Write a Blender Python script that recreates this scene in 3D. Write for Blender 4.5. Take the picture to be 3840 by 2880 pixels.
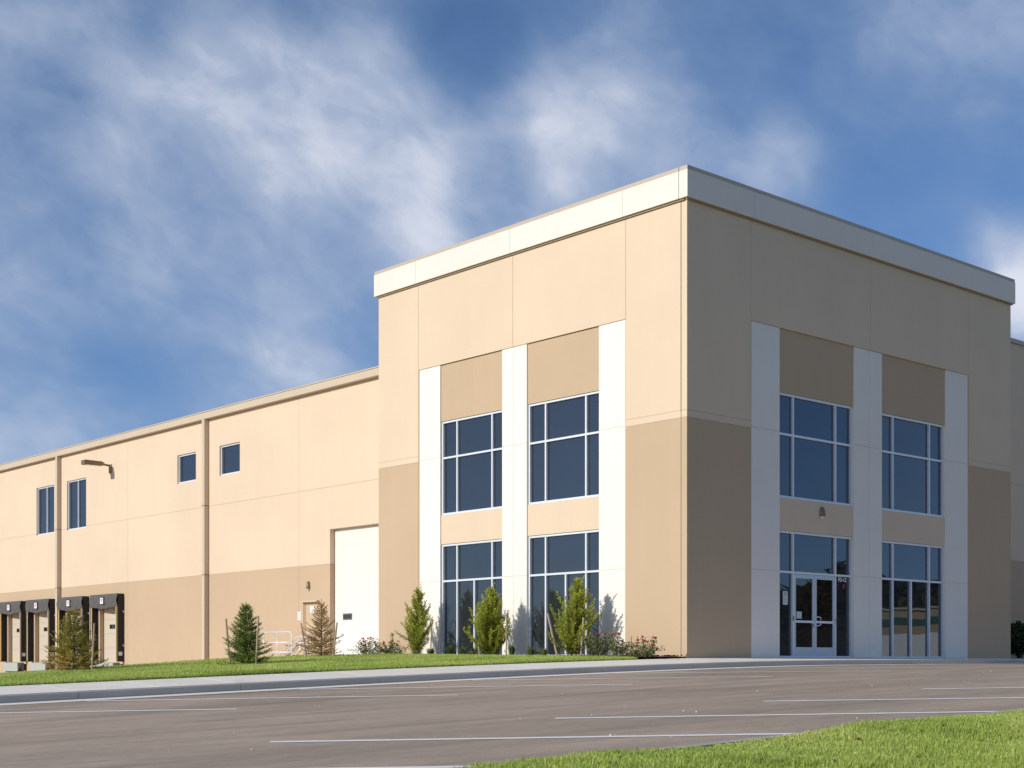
import bpy, math, random
import numpy as np
from mathutils import Vector, Matrix
R = math.radians
for o in list(bpy.data.objects): bpy.data.objects.remove(o)
scene = bpy.context.scene
C = scene.collection
random.seed(7); RNG = np.random.default_rng(7)

# ------------------------------------------------------------------ camera
TH = 0.84165
SN, CS = math.sin(TH), math.cos(TH)
CAM = Vector((-26.534, -23.228, -0.10))
cd = bpy.data.cameras.new('camera'); cam = bpy.data.objects.new('camera', cd); C.objects.link(cam)
cd.sensor_width = 36.0; cd.lens = 5323.69/3840*36.0
cd.shift_y = (2481.35-1440)/3840
cd.clip_start = 0.1; cd.clip_end = 5000
cam.location = CAM
FWD = Vector((CS, SN, 0)); RGT = Vector((SN, -CS, 0))
cam.rotation_euler = FWD.to_track_quat('-Z', 'Y').to_euler()
scene.camera = cam
scene.cycles.max_bounces = 5; scene.cycles.diffuse_bounces = 3; scene.cycles.glossy_bounces = 3; scene.cycles.transmission_bounces = 3; scene.cycles.transparent_max_bounces = 4

# ------------------------------------------------------------------ sun, sky, exposure
SUN_AZ = R(-8.0)      # direction the light travels, measured from +X
SUN_EL = R(23.0)
sd = bpy.data.lights.new('sun', 'SUN'); sun = bpy.data.objects.new('sun', sd); C.objects.link(sun)
sd.energy = 2.2; sd.angle = R(0.55); sd.color = (1.0, 0.95, 0.86)
ldir = Vector((math.cos(SUN_AZ)*math.cos(SUN_EL), math.sin(SUN_AZ)*math.cos(SUN_EL), -math.sin(SUN_EL)))
sun.rotation_euler = ldir.to_track_quat('-Z', 'Y').to_euler()
sun.location = (-40, 10, 40)
vs = scene.view_settings
vs.view_transform = 'Standard'; vs.look = 'None'; vs.gamma = 1.0; vs.exposure = 0.72; vs.use_curve_mapping = False
world = bpy.data.worlds.new('World'); scene.world = world; world.use_nodes = True

def build_world():
    nt = world.node_tree; n = nt.nodes; l = nt.links
    n.clear()
    def nd(t, **kw):
        x = n.new(t)
        for k, v in kw.items(): setattr(x, k, v)
        return x
    def math_(op, a, b=None, clamp=False):
        m = nd('ShaderNodeMath', operation=op, use_clamp=clamp)
        for i, s in enumerate((a, b)):
            if s is None: continue
            if isinstance(s, (int, float)): m.inputs[i].default_value = s
            else: l.new(s, m.inputs[i])
        return m.outputs[0]
    out = nd('ShaderNodeOutputWorld')
    sky = nd('ShaderNodeTexSky', sky_type='NISHITA', sun_disc=False)
    sky.sun_elevation = SUN_EL
    tosun = -ldir
    sky.sun_rotation = math.atan2(tosun.x, tosun.y)
    sky.altitude = 300; sky.air_density = 0.70; sky.dust_density = 0.8; sky.ozone_density = 5.0
    bg1 = nd('ShaderNodeBackground'); bg1.inputs[1].default_value = SKY_S
    l.new(sky.outputs[0], bg1.inputs[0])
    tc = nd('ShaderNodeTexCoord'); d = tc.outputs['Generated']
    # stretch the clouds along one drift direction, falling from left to right over the building
    drift = (RGT*0.86 - Vector((0, 0, 1))*0.50).normalized()
    perp = (RGT*0.50 + Vector((0, 0, 1))*0.86).normalized()
    def dot(v):
        m = nd('ShaderNodeVectorMath', operation='DOT_PRODUCT'); l.new(d, m.inputs[0]); m.inputs[1].default_value = v
        return m.outputs['Value']
    comb = nd('ShaderNodeCombineXYZ')
    l.new(math_('MULTIPLY', dot(drift), 0.95), comb.inputs[0]); l.new(math_('MULTIPLY', dot(perp), 1.35), comb.inputs[1])
    l.new(dot(FWD), comb.inputs[2])
    def noise(scale, detail, rough, dist, off):
        a = nd('ShaderNodeVectorMath', operation='ADD'); l.new(comb.outputs[0], a.inputs[0]); a.inputs[1].default_value = off
        t = nd('ShaderNodeTexNoise'); l.new(a.outputs[0], t.inputs['Vector'])
        t.inputs['Scale'].default_value = scale; t.inputs['Detail'].default_value = detail
        t.inputs['Roughness'].default_value = rough; t.inputs['Distortion'].default_value = dist
        return t.outputs['Fac']
    n1 = noise(6.6, 7.0, 0.50, 0.22, (12.2, 1.9, 7.3))
    n2 = noise(20.0, 7.0, 0.56, 0.35, (7.7, 2.0, 5.1))
    s = math_('ADD', math_('MULTIPLY', n1, CL[0]), math_('MULTIPLY', n2, CL[1]))
    # cloud banks and clear gaps, each a direction in the sky
    def direction(x, y):      # photograph position on a 2212 px wide copy -> direction
        r = (x*1.736-1920)/5323.69; u = (2481.35-y*1.736)/5323.69
        return (FWD + RGT*r + Vector((0, 0, 1))*u).normalized()
    for x, y, rad, w in CLOUDS:
        v = nd('ShaderNodeVectorMath', operation='DISTANCE'); l.new(d, v.inputs[0]); v.inputs[1].default_value = direction(x, y)
        mr = nd('ShaderNodeMapRange', interpolation_type='SMOOTHERSTEP'); l.new(v.outputs['Value'], mr.inputs[0])
        mr.inputs[1].default_value = 0; mr.inputs[2].default_value = rad; mr.inputs[3].default_value = w; mr.inputs[4].default_value = 0
        s = math_('ADD', s, mr.outputs[0])
    mr = nd('ShaderNodeMapRange', interpolation_type='SMOOTHSTEP'); l.new(s, mr.inputs[0])
    mr.inputs[1].default_value = CL[2]; mr.inputs[2].default_value = CL[3]; mr.inputs[3].default_value = CL[4]; mr.inputs[4].default_value = CL[5]
    mask = mr.outputs[0]
    bg2 = nd('ShaderNodeBackground'); bg2.inputs[1].default_value = CLOUD_S
    cr = nd('ShaderNodeValToRGB'); l.new(mask, cr.inputs[0])
    els = cr.color_ramp.elements; els[0].position = 0.05; els[0].color = (0.13, 0.25, 0.45, 1); els[1].position = 1.0; els[1].color = (0.66, 0.67, 0.73, 1)
    for pos, col in ((0.40, (0.21, 0.30, 0.46, 1)), (0.75, (0.37, 0.43, 0.55, 1))): e = els.new(pos); e.color = col
    l.new(cr.outputs[0], bg2.inputs[0])
    mix = nd('ShaderNodeMixShader'); l.new(mask, mix.inputs[0]); l.new(bg1.outputs[0], mix.inputs[1]); l.new(bg2.outputs[0], mix.inputs[2])
    l.new(mix.outputs[0], out.inputs[0])
SKY_S = 0.076; CLOUD_S = 0.78
CL = (1.9, 0.85, 0.62, 2.72, 0.05, 0.94)      # weights of the two noises, where cloud starts and is full, thinnest and thickest veil
CLOUDS = [(380,330,.52,.16),(150,120,.10,.34),(560,200,.11,.30),(430,90,.08,.10),(760,110,.10,.16),(900,200,.11,.14),(1215,165,.07,.16),(1310,165,.075,.24),(1400,110,.07,.10),(960,340,.11,.22),
          (30,470,.10,.20),(250,570,.12,.02),(440,660,.12,.02),(300,560,.16,-.16),(1010,490,.09,.30),(1200,340,.09,.50),(1340,330,.09,.55),(1560,330,.08,.60),(1700,370,.06,.50),(1420,40,.10,.16),(2200,570,.06,.85),(2110,100,.16,.62),(2212,680,.05,.8),(60,950,.10,.40),(700,680,.28,.32),(260,720,.20,.20),
          (1700,330,.26,-.42),(2000,500,.16,-.16),(90,250,.06,-.40),(1000,80,.06,-.55),(1030,230,.05,-.20),(380,820,.09,-.60),(1075,410,.05,-.55),(620,15,.06,-.25),(130,815,.08,-.40),(340,60,.05,-.15)]
build_world()

# ------------------------------------------------------------------ mesh and material helpers
class MB:
    def __init__(s): s.v = []; s.f = []; s.m = []
    def add(s, vs, fs, mi=0):
        b = len(s.v); s.v += [tuple(p) for p in vs]; s.f += [tuple(b+i for i in f) for f in fs]; s.m += [mi]*len(fs)
        return s
    def box(s, x0, x1, y0, y1, z0, z1, mi=0):
        if x0 > x1: x0, x1 = x1, x0
        if y0 > y1: y0, y1 = y1, y0
        if z0 > z1: z0, z1 = z1, z0
        v = [(x0,y0,z0),(x1,y0,z0),(x1,y1,z0),(x0,y1,z0),(x0,y0,z1),(x1,y0,z1),(x1,y1,z1),(x0,y1,z1)]
        return s.add(v, [(0,3,2,1),(4,5,6,7),(0,1,5,4),(1,2,6,5),(2,3,7,6),(3,0,4,7)], mi)
    def tube(s, pts, rad, n=8, mi=0, cap=True):
        pts = [Vector(p) for p in pts]; rings = []
        if not hasattr(rad, '__len__'): rad = [rad]*len(pts)
        for i, p in enumerate(pts):
            t = (pts[min(i+1, len(pts)-1)]-pts[max(i-1, 0)]).normalized()
            a = t.cross(Vector((0,0,1)) if abs(t.z) < .95 else Vector((1,0,0))).normalized(); b = t.cross(a)
            rings.append([p+(a*math.cos(2*math.pi*k/n)+b*math.sin(2*math.pi*k/n))*rad[i] for k in range(n)])
        vs = [q for r in rings for q in r]; fs = []
        for i in range(len(pts)-1):
            for k in range(n): fs.append((i*n+k, (i+1)*n+k, (i+1)*n+(k+1)%n, i*n+(k+1)%n))
        if cap: fs.append(tuple(range(n))); fs.append(tuple((len(pts)-1)*n+k for k in range(n-1, -1, -1)))
        return s.add(vs, fs, mi)
    def build(s, name, mat, parent=None, smooth=False, loc=None):
        me = bpy.data.meshes.new(name); me.from_pydata(s.v, [], s.f)
        mats = mat if isinstance(mat, (list, tuple)) else [mat]
        for m in mats: me.materials.append(m)
        if len(mats) > 1: me.polygons.foreach_set('material_index', s.m)
        if smooth: me.polygons.foreach_set('use_smooth', [True]*len(me.polygons))
        me.update()
        o = bpy.data.objects.new(name, me); C.objects.link(o)
        if parent: o.parent = parent
        if loc: o.location = loc
        return o
def np_mesh(name, V, F, mat, parent=None, attr=None, smooth=False):
    """V (n,3), F (m,3 or 4) numpy arrays; attr = per-vertex float called rnd"""
    me = bpy.data.meshes.new(name); k = F.shape[1]
    me.vertices.add(len(V)); me.vertices.foreach_set('co', V.astype(np.float32).ravel())
    me.loops.add(F.size); me.loops.foreach_set('vertex_index', F.astype(np.int32).ravel())
    me.polygons.add(len(F)); me.polygons.foreach_set('loop_start', np.arange(0, F.size, k, dtype=np.int32))
    me.polygons.foreach_set('loop_total', np.full(len(F), k, dtype=np.int32))
    if smooth: me.polygons.foreach_set('use_smooth', np.ones(len(F), bool))
    me.update(calc_edges=True); me.validate()
    if attr is not None:
        a = me.attributes.new('rnd', 'FLOAT', 'POINT'); a.data.foreach_set('value', attr.astype(np.float32))
    me.materials.append(mat)
    o = bpy.data.objects.new(name, me); C.objects.link(o)
    if parent: o.parent = parent
    return o
def tag(o, label=None, cat=None, group=None, kind=None):
    if label: o['label'] = label
    if cat: o['category'] = cat
    if group: o['group'] = group
    if kind: o['kind'] = kind
    return o
def empty(name, loc=(0,0,0), rz=0):
    o = bpy.data.objects.new(name, None); C.objects.link(o); o.location = loc; o.rotation_euler = (0,0,rz); o.empty_display_size = .2
    return o
def copy_tree(o, parent=None):
    c = o.copy(); C.objects.link(c); c.parent = parent
    for ch in o.children: copy_tree(ch, c)
    return c

def mat(name, col, rough=.8, var=.06, scale=1.2, fine=60, fvar=.05, bump=0, bscale=120, metal=0, spec=.5, stain=None, streak=0):
    m = bpy.data.materials.new(name); m.use_nodes = True; nt = m.node_tree; n = nt.nodes; l = nt.links
    p = n['Principled BSDF']; p.inputs['Roughness'].default_value = rough; p.inputs['Metallic'].default_value = metal
    p.inputs['Specular IOR Level'].default_value = spec
    tc = n.new('ShaderNodeTexCoord'); src = tc.outputs['Object']
    def noise(sc, det=4, rg=.55):
        t = n.new('ShaderNodeTexNoise'); t.inputs['Scale'].default_value = sc; t.inputs['Detail'].default_value = det; t.inputs['Roughness'].default_value = rg
        l.new(src, t.inputs['Vector']); return t.outputs['Fac']
    def scaled(base, fac, amt):
        mr = n.new('ShaderNodeMapRange'); l.new(fac, mr.inputs[0]); mr.inputs[1].default_value = .25; mr.inputs[2].default_value = .75
        mr.inputs[3].default_value = 1-amt; mr.inputs[4].default_value = 1+amt
        mx = n.new('ShaderNodeVectorMath'); mx.operation = 'SCALE'
        if hasattr(base, 'is_linked'): l.new(base, mx.inputs[0])
        else: mx.inputs[0].default_value = base
        l.new(mr.outputs[0], mx.inputs['Scale']); return mx.outputs[0]
    c = tuple(col)
    if streak:
        mp = n.new('ShaderNodeMapping'); l.new(src, mp.inputs[0]); mp.inputs['Scale'].default_value = (3.2, 3.2, .16)
        t = n.new('ShaderNodeTexNoise'); t.inputs['Scale'].default_value = 1.0; t.inputs['Detail'].default_value = 5; t.inputs['Roughness'].default_value = .6
        l.new(mp.outputs[0], t.inputs['Vector']); c = scaled(c, t.outputs['Fac'], streak)
    if var: c = scaled(c, noise(scale), var)
    if fvar: c = scaled(c, noise(fine, 2), fvar)
    if stain:
        sc, th, scol, amt = stain
        mr = n.new('ShaderNodeMapRange'); l.new(noise(sc, 6, .65), mr.inputs[0]); mr.inputs[1].default_value = th; mr.inputs[2].default_value = th+.14; mr.inputs[3].default_value = 0; mr.inputs[4].default_value = amt
        mx = n.new('ShaderNodeMix'); mx.data_type = 'RGBA'; l.new(mr.outputs[0], mx.inputs['Factor'])
        if isinstance(c, tuple): mx.inputs['A'].default_value = (*c, 1)
        else: l.new(c, mx.inputs['A'])
        mx.inputs['B'].default_value = (*scol, 1); c = mx.outputs['Result']
    if isinstance(c, tuple): p.inputs['Base Color'].default_value = (*c, 1)
    else: l.new(c, p.inputs['Base Color'])
    if bump:
        b = n.new('ShaderNodeBump'); b.inputs['Strength'].default_value = bump; b.inputs['Distance'].default_value = .01
        l.new(noise(bscale, 3), b.inputs['Height']); l.new(b.outputs[0], p.inputs['Normal'])
    return m
def leaf_mat(name, cols, trans=.3, rough=.6):
    """foliage: colour varies leaf by leaf (attribute rnd)"""
    m = bpy.data.materials.new(name); m.use_nodes = True; nt = m.node_tree; n = nt.nodes; l = nt.links
    p = n['Principled BSDF']; p.inputs['Roughness'].default_value = rough; p.inputs['Specular IOR Level'].default_value = .25
    a = n.new('ShaderNodeAttribute'); a.attribute_name = 'rnd'
    r = n.new('ShaderNodeValToRGB'); l.new(a.outputs['Fac'], r.inputs[0])
    els = r.color_ramp.elements
    while len(els) < len(cols): els.new(.5)
    for i, (pos, c) in enumerate(cols): els[i].position = pos; els[i].color = (*c, 1)
    l.new(r.outputs[0], p.inputs['Base Color'])
    t = n.new('ShaderNodeBsdfTranslucent'); l.new(r.outputs[0], t.inputs[0])
    mx = n.new('ShaderNodeMixShader'); mx.inputs[0].default_value = trans
    l.new(p.outputs[0], mx.inputs[1]); l.new(t.outputs[0], mx.inputs[2])
    l.new(mx.outputs[0], n['Material Output'].inputs[0])
    return m
def glass_mat(name, refl, tint, body):
    """dark tinted reflective glazing"""
    m = bpy.data.materials.new(name); m.use_nodes = True; nt = m.node_tree; n = nt.nodes; l = nt.links
    n.remove(n['Principled BSDF'])
    g = n.new('ShaderNodeBsdfGlossy'); g.inputs['Color'].default_value = (*tint, 1); g.inputs['Roughness'].default_value = .012
    d = n.new('ShaderNodeBsdfDiffuse'); d.inputs['Color'].default_value = (*body, 1)
    fr = n.new('ShaderNodeFresnel'); fr.inputs['IOR'].default_value = 1.5
    ad = n.new('ShaderNodeMath'); ad.operation = 'ADD'; ad.use_clamp = True; l.new(fr.outputs[0], ad.inputs[0]); ad.inputs[1].default_value = refl
    tc = n.new('ShaderNodeTexCoord'); nz = n.new('ShaderNodeTexNoise'); nz.inputs['Scale'].default_value = .9; nz.inputs['Detail'].default_value = 1
    l.new(tc.outputs['Object'], nz.inputs['Vector'])
    b = n.new('ShaderNodeBump'); b.inputs['Strength'].default_value = .03; b.inputs['Distance'].default_value = .05
    l.new(nz.outputs['Fac'], b.inputs['Height']); l.new(b.outputs[0], g.inputs['Normal'])
    mx = n.new('ShaderNodeMixShader'); l.new(ad.outputs[0], mx.inputs[0]); l.new(d.outputs[0], mx.inputs[1]); l.new(g.outputs[0], mx.inputs[2])
    l.new(mx.outputs[0], n['Material Output'].inputs[0])
    return m

M = {}
M['cream'] = mat('painted_concrete_cream', (.71,.555,.398), .85, .045, .30, 25, .02, .12, 90, streak=.012)
M['tan'] = mat('painted_concrete_tan', (.53,.388,.252), .85, .045, .30, 25, .02, .12, 90, streak=.016)
M['white'] = mat('painted_concrete_white', (.85,.785,.70), .8, .03, .35, 25, .015, .1, 90, streak=.014)
M['fascia'] = mat('fascia_white', (.79,.715,.63), .7, .03, .3, 20, .015, .06, 90, streak=.014)
M['coping'] = mat('coping_metal', (.50,.42,.33), .5, .02, .5, 0, 0)
M['trim'] = mat('trim_brown', (.33,.245,.15), .7, .02, 1, 0, 0)
M['gutter'] = mat('gutter_metal', (.58,.475,.35), .55, .03, .6, 0, 0)
M['seal'] = mat('joint_sealant', (.56,.44,.30), .9, .05, 2, 0, 0)
M['core'] = mat('inner_wall', (.30,.25,.2), .9, 0, 1, 0, 0)
M['roof'] = mat('roof_membrane', (.6,.6,.58), .9, .05, .5, 0, 0)
M['alu'] = mat('anodised_aluminium', (.78,.80,.83), .38, .02, 2, 0, 0, metal=.25)
M['dooralu'] = mat('door_aluminium', (.58,.62,.66), .4, .02, 2, 0, 0, metal=.25)
M['glass'] = glass_mat('tinted_glass', .06, (.78,.88,1.0), (.022,.026,.030))
M['doorglass'] = glass_mat('door_glass', .05, (.9,.93,1.0), (.012,.011,.010))
M['ohd'] = mat('overhead_door_white', (.74,.70,.64), .6, .02, .6, 0, 0)
M['dockdoor'] = mat('dock_door', (.56,.48,.37), .6, .02, .6, 0, 0)
M['canvas'] = mat('grey_canvas', (.10,.095,.09), .85, .10, 3, 40, .06, .3, 8)
M['black'] = mat('black_rubber', (.022,.018,.016), .7, .1, 3, 0, 0)
M['yellow'] = mat('yellow_strip', (.75,.48,.05), .6, .05, 3, 0, 0)
M['lip'] = mat('leveller_steel', (.42,.44,.38), .6, .06, 3, 0, 0)
M['plate'] = mat('white_plate', (.80,.79,.77), .5, 0, 1, 0, 0)
M['red'] = mat('red_print', (.55,.05,.04), .6, 0, 1, 0, 0)
M['ink'] = mat('grey_print', (.25,.25,.27), .6, 0, 1, 0, 0)
M['bronze'] = mat('bronze_lamp', (.22,.155,.10), .45, .03, 3, 0, 0, metal=.3)
M['lens'] = mat('lamp_lens', (.75,.72,.66), .25, 0, 1, 0, 0)
M['rail'] = mat('galvanised_rail', (.72,.71,.68), .45, .04, 4, 0, 0, metal=.2)
M['concrete'] = mat('walk_concrete', (.90,.815,.69), .9, .07, .7, 40, .08, .25, 150, stain=(1.3,.60,(.40,.34,.26),.45))
M['kerb'] = mat('kerb_concrete', (.42,.39,.35), .9, .09, 1.1, 50, .08, .3, 150, stain=(.8,.62,(.42,.29,.18),.5))
M['paint'] = mat('road_paint', (.92,.88,.82), .75, .05, 2, 30, .08, stain=(18,.64,(.40,.33,.27),.6))
M['mulch'] = mat('mulch', (.085,.048,.028), .95, .2, 2, 30, .4, 1, 40)
M['soil'] = mat('lawn_soil', (.16,.19,.05), .95, .15, .8, 30, .3, 1, 40)
M['field'] = mat('far_grass', (.20,.19,.09), .95, .2, .05, 3, .15)
M['bark'] = mat('bark', (.10,.065,.04), .9, .15, 8, 0, 0)
M['stake'] = mat('stake_wood', (.42,.31,.22), .85, .12, 6, 40, .1)
M['stone'] = mat('white_stones', (.72,.70,.66), .8, .12, 9, 0, 0)
M['brownleaf'] = mat('dry_leaf', (.12,.055,.025), .9, .2, 9, 0, 0)

def asphalt():
    m = bpy.data.materials.new('asphalt'); m.use_nodes = True; nt = m.node_tree; n = nt.nodes; l = nt.links
    p = n['Principled BSDF']; p.inputs['Roughness'].default_value = .82; p.inputs['Specular IOR Level'].default_value = .35
    tc = n.new('ShaderNodeTexCoord')
    mp = n.new('ShaderNodeMapping'); l.new(tc.outputs['Object'], mp.inputs[0]); mp.inputs['Scale'].default_value = (.28, 1.0, 1.0)
    def noise(v, sc, det=5, rg=.6):
        t = n.new('ShaderNodeTexNoise'); t.inputs['Scale'].default_value = sc; t.inputs['Detail'].default_value = det; t.inputs['Roughness'].default_value = rg
        l.new(v, t.inputs['Vector']); return t.outputs['Fac']
    def mr(f, a, b, c0, c1):
        x = n.new('ShaderNodeMapRange'); l.new(f, x.inputs[0])
        for i, v in enumerate((a, b, c0, c1)): x.inputs[i+1].default_value = v
        return x.outputs[0]
    def mul(a, b):
        x = n.new('ShaderNodeMath'); x.operation = 'MULTIPLY'; l.new(a, x.inputs[0]); l.new(b, x.inputs[1]); return x.outputs[0]
    f = mul(mr(noise(mp.outputs[0], .50), .3, .7, .78, 1.20), mr(noise(tc.outputs['Object'], 6, 4), .3, .7, .93, 1.07))
    f = mul(f, mr(noise(tc.outputs['Object'], 90, 2), .3, .7, .80, 1.20))
    f = mul(f, mr(noise(mp.outputs[0], 3.2, 3), .3, .7, .90, 1.08))
    mq = n.new('ShaderNodeMapping'); l.new(tc.outputs['Object'], mq.inputs[0]); mq.inputs['Scale'].default_value = (.10, 1.6, 1.0); mq.inputs['Rotation'].default_value = (0, 0, .05)
    f = mul(f, mr(noise(mq.outputs[0], 1.0, 6, .62), .52, .72, 1.0, .74))
    v = n.new('ShaderNodeVectorMath'); v.operation = 'SCALE'; v.inputs[0].default_value = (.44, .335, .245); l.new(f, v.inputs['Scale'])
    l.new(v.outputs[0], p.inputs['Base Color'])
    b = n.new('ShaderNodeBump'); b.inputs['Strength'].default_value = .5; b.inputs['Distance'].default_value = .006
    l.new(noise(tc.outputs['Object'], 130, 3), b.inputs['Height']); l.new(b.outputs[0], p.inputs['Normal'])
    return m
M['asphalt'] = asphalt()

# ------------------------------------------------------------------ ground heights
def lerp_table(tab):
    xs = np.array([a for a, b in tab]); ys = np.array([b for a, b in tab])
    return lambda x: np.interp(x, xs, ys)
zk0 = lerp_table([(-80,-1.75),(-45,-1.50),(-30,-1.16),(-24,-.965),(-20.5,-.845),(-17.3,-.738),(-13.1,-.597),(-9.4,-.478),(-4.85,-.346),(-.64,-.247),(2.7,-.190),(8,-.168),(20,-.160),(80,-.16)])
def zk(x):   # smoothed height of the kerb foot along x
    return sum(zk0(np.asarray(x)+d) for d in (-1.5,-.75,0,.75,1.5))/5
def zlot(x, y): return zk(x)+.0125*(np.asarray(y)+1.5)
def zouter(x): return zk(x)+.122
def zinner(x): return np.minimum(0.0, zouter(x)+.105)
zback = lerp_table([(-60,-1.6),(-30,-1.15),(-20,-.78),(-13.55,-.455),(-10.2,-.25),(-7.74,-.095),(-5.6,-.03),(-3.1,.03),(-1.0,.04)])
def zlawn(x, y):
    t = np.clip(np.asarray(y)/9.0, 0, 1); t = t*t*(3-2*t)*.5+t*.5
    return zinner(x)*(1-t)+zback(x)*t+.045*np.clip(np.asarray(y)*4, 0, 1)
def ss(a, b, x):
    t = np.clip((np.asarray(x)-a)/(b-a), 0, 1); return t*t*(3-2*t)
def zcourt(x, y): return -.03-.055*np.maximum(0, -np.asarray(x)-.2)-1.15*ss(22.5, 33, y)
YN = -15.35            # far edge of the near kerb
def zbank(x, y):
    top = zlot(x, YN)+.125
    t = np.clip((YN-.15-np.asarray(y))/9.5, 0, 1)
    x_, y_ = np.asarray(x), np.asarray(y)
    bump = .035*np.sin(x_*1.3+y_*.7)*np.sin(y_*1.1-.4)*np.clip((YN-y_)*1.5, 0, 1)
    return top*(1-t)+(-1.72)*t+bump
def grid_sheet(name, x0, x1, y0, y1, nx, ny, fn, m, skirt=0):
    xs = np.linspace(x0, x1, nx+1); ys = np.linspace(y0, y1, ny+1)
    X, Y = np.meshgrid(xs, ys); Z = fn(X, Y)
    V = np.stack([X.ravel(), Y.ravel(), Z.ravel()], 1)
    i = np.arange(nx*ny); r = i//nx; c = i % nx; a = r*(nx+1)+c
    F = np.stack([a, a+1, a+nx+2, a+nx+1], 1)
    o = np_mesh(name, V, F, m, smooth=True); o['kind'] = 'structure'
    return o

# the setting
g = MB().add([(-1500,-1500,-2.0),(1500,-1500,-2.0),(1500,1500,-2.0),(-1500,1500,-2.0)], [(0,1,2,3)]).build('ground', M['field']); tag(g, kind='structure')
grid_sheet('parking_lot', -80, 80, YN-.01, -2.05, 160, 14, zlot, M['asphalt'])
grid_sheet('gutter_pan', -80, 80, -2.06, -1.49, 160, 2, lambda x, y: zlot(x, y)+.006, M['concrete'])
lawn = grid_sheet('lawn_soil', -40, -1.75, 0.0, 9.3, 120, 40, lambda x, y: zlawn(x, y)-.012, M['soil'])
grid_sheet('grass_bank', -60, 60, -60, YN-.15, 160, 120, lambda x, y: zbank(x, y)-.012, M['soil'])
grid_sheet('truck_court', -60, 1.45, 9.28, 90, 120, 120, zcourt, M['asphalt'])
grid_sheet('planting_bed', -1.76, 0.05, 0.0, 12.9, 18, 90, lambda x, y: .015+.035*np.sin(x*5+y*2.1)*np.sin(y*3.7-x*2)*np.clip(y*2, 0, 1)+.02*np.clip(y*2, 0, 1), M['mulch'])
grid_sheet('door_apron', -1.74, 1.45, 12.88, 19.6, 12, 20, lambda x, y: 0*x-.004, M['concrete'])
grid_sheet('planting_strip', 15.62, 60, -.02, 1.45, 60, 4, lambda x, y: 0*x+.02, M['mulch'])

# sidewalk: slabs with recessed joints; kerbs: stones with joints
walk = empty('sidewalk', (0,0,0)); tag(walk, kind='structure')
def strip_piece(x0, x1, y0, y1, z0a, z0b, z1a, z1b, dep):
    """top corners: (x0,y0)=z0a (x1,y0)=z0b (x0,y1)=z1a (x1,y1)=z1b"""
    v = [(x0,y0,z0a-dep),(x1,y0,z0b-dep),(x1,y1,z1b-dep),(x0,y1,z1a-dep),(x0,y0,z0a),(x1,y0,z0b),(x1,y1,z1b),(x0,y1,z1a)]
    return MB().add(v, [(0,3,2,1),(4,5,6,7),(0,1,5,4),(1,2,6,5),(2,3,7,6),(3,0,4,7)])
x = -31.5
while x < 42:
    a, b = x+.006, x+1.5-.006
    def zy(xx, y): t = (y+1.5)/1.5; return float(zouter(xx)*(1-t)+zinner(xx)*t)
    strip_piece(a, b, -1.346, -.004, zy(a,-1.346), zy(b,-1.346), zy(a,0), zy(b,0), .14).build('paving_slab', M['concrete'], walk)
    x += 1.5
kerb = empty('kerb', (0,-1.42,0)); tag(kerb, kind='structure')
def kerb_stone(parent, xa, xb, yb, yf, zf, sgn, m):
    """bevelled kerb stone between xa and xb; yb back, yf street face; sgn = direction of the street in y"""
    mb = MB(); n = 4; L = []
    for i in range(n+1):
        xx = xa+(xb-xa)*i/n; z = float(zf(xx)); ba = .025
        L.append([(xx, yb, z-.32), (xx, yb, z), (xx, yf-sgn*ba, z), (xx, yf-sgn*.007, z-.008), (xx, yf, z-ba), (xx, yf+sgn*.02, z-.32)])
    k = 6; vs = [p for r in L for p in r]; fs = []
    for i in range(n):
        for j in range(k-1): fs.append((i*k+j, i*k+j+1, (i+1)*k+j+1, (i+1)*k+j))
    fs.append(tuple(range(k))); fs.append(tuple(n*k+j for j in range(k)))
    mb.add(vs, fs)
    o = mb.build('kerb_stone', m, parent, loc=(-parent.location.x, -parent.location.y, -parent.location.z)); return o
x = -31.5
while x < 42:
    kerb_stone(kerb, x+.005, x+2.995, -1.352, -1.5, zouter, -1, M['kerb']); x += 3
nkerb = empty('near_kerb', (0, YN-.07, 0)); tag(nkerb, kind='structure')
x = -40.0
while x < 20:
    kerb_stone(nkerb, x+.005, x+2.995, YN-.155, YN, lambda q: zlot(q, YN)+.125, 1, M['kerb']); x += 3

# parking stripes
def stripe(x0, y0, x1, y1, w, label):
    mb = MB(); n = 8; d = Vector((x1-x0, y1-y0, 0)).normalized(); p = Vector((-d.y, d.x, 0))*w/2; vs = []
    for i in range(n+1):
        t = i/n; q = Vector((x0+(x1-x0)*t, y0+(y1-y0)*t, 0))
        for s_ in (1, -1): a = q+p*s_; vs.append((a.x, a.y, float(zlot(a.x, a.y))+.0045))
    mb.add(vs, [(2*i, 2*i+1, 2*i+3, 2*i+2) for i in range(n)])
    o = mb.build('parking_stripe', M['paint']); tag(o, kind='structure')
for k in range(8):
    ex = -16.26+3.98*k
    stripe(ex-4.35, -2.08, ex, -6.0, .16, '')
for k in range(-1, 8):
    ex = -18.85+3.945*k
    stripe(ex, -10.98, ex+4.75, YN+.03, .16, '')

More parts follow.
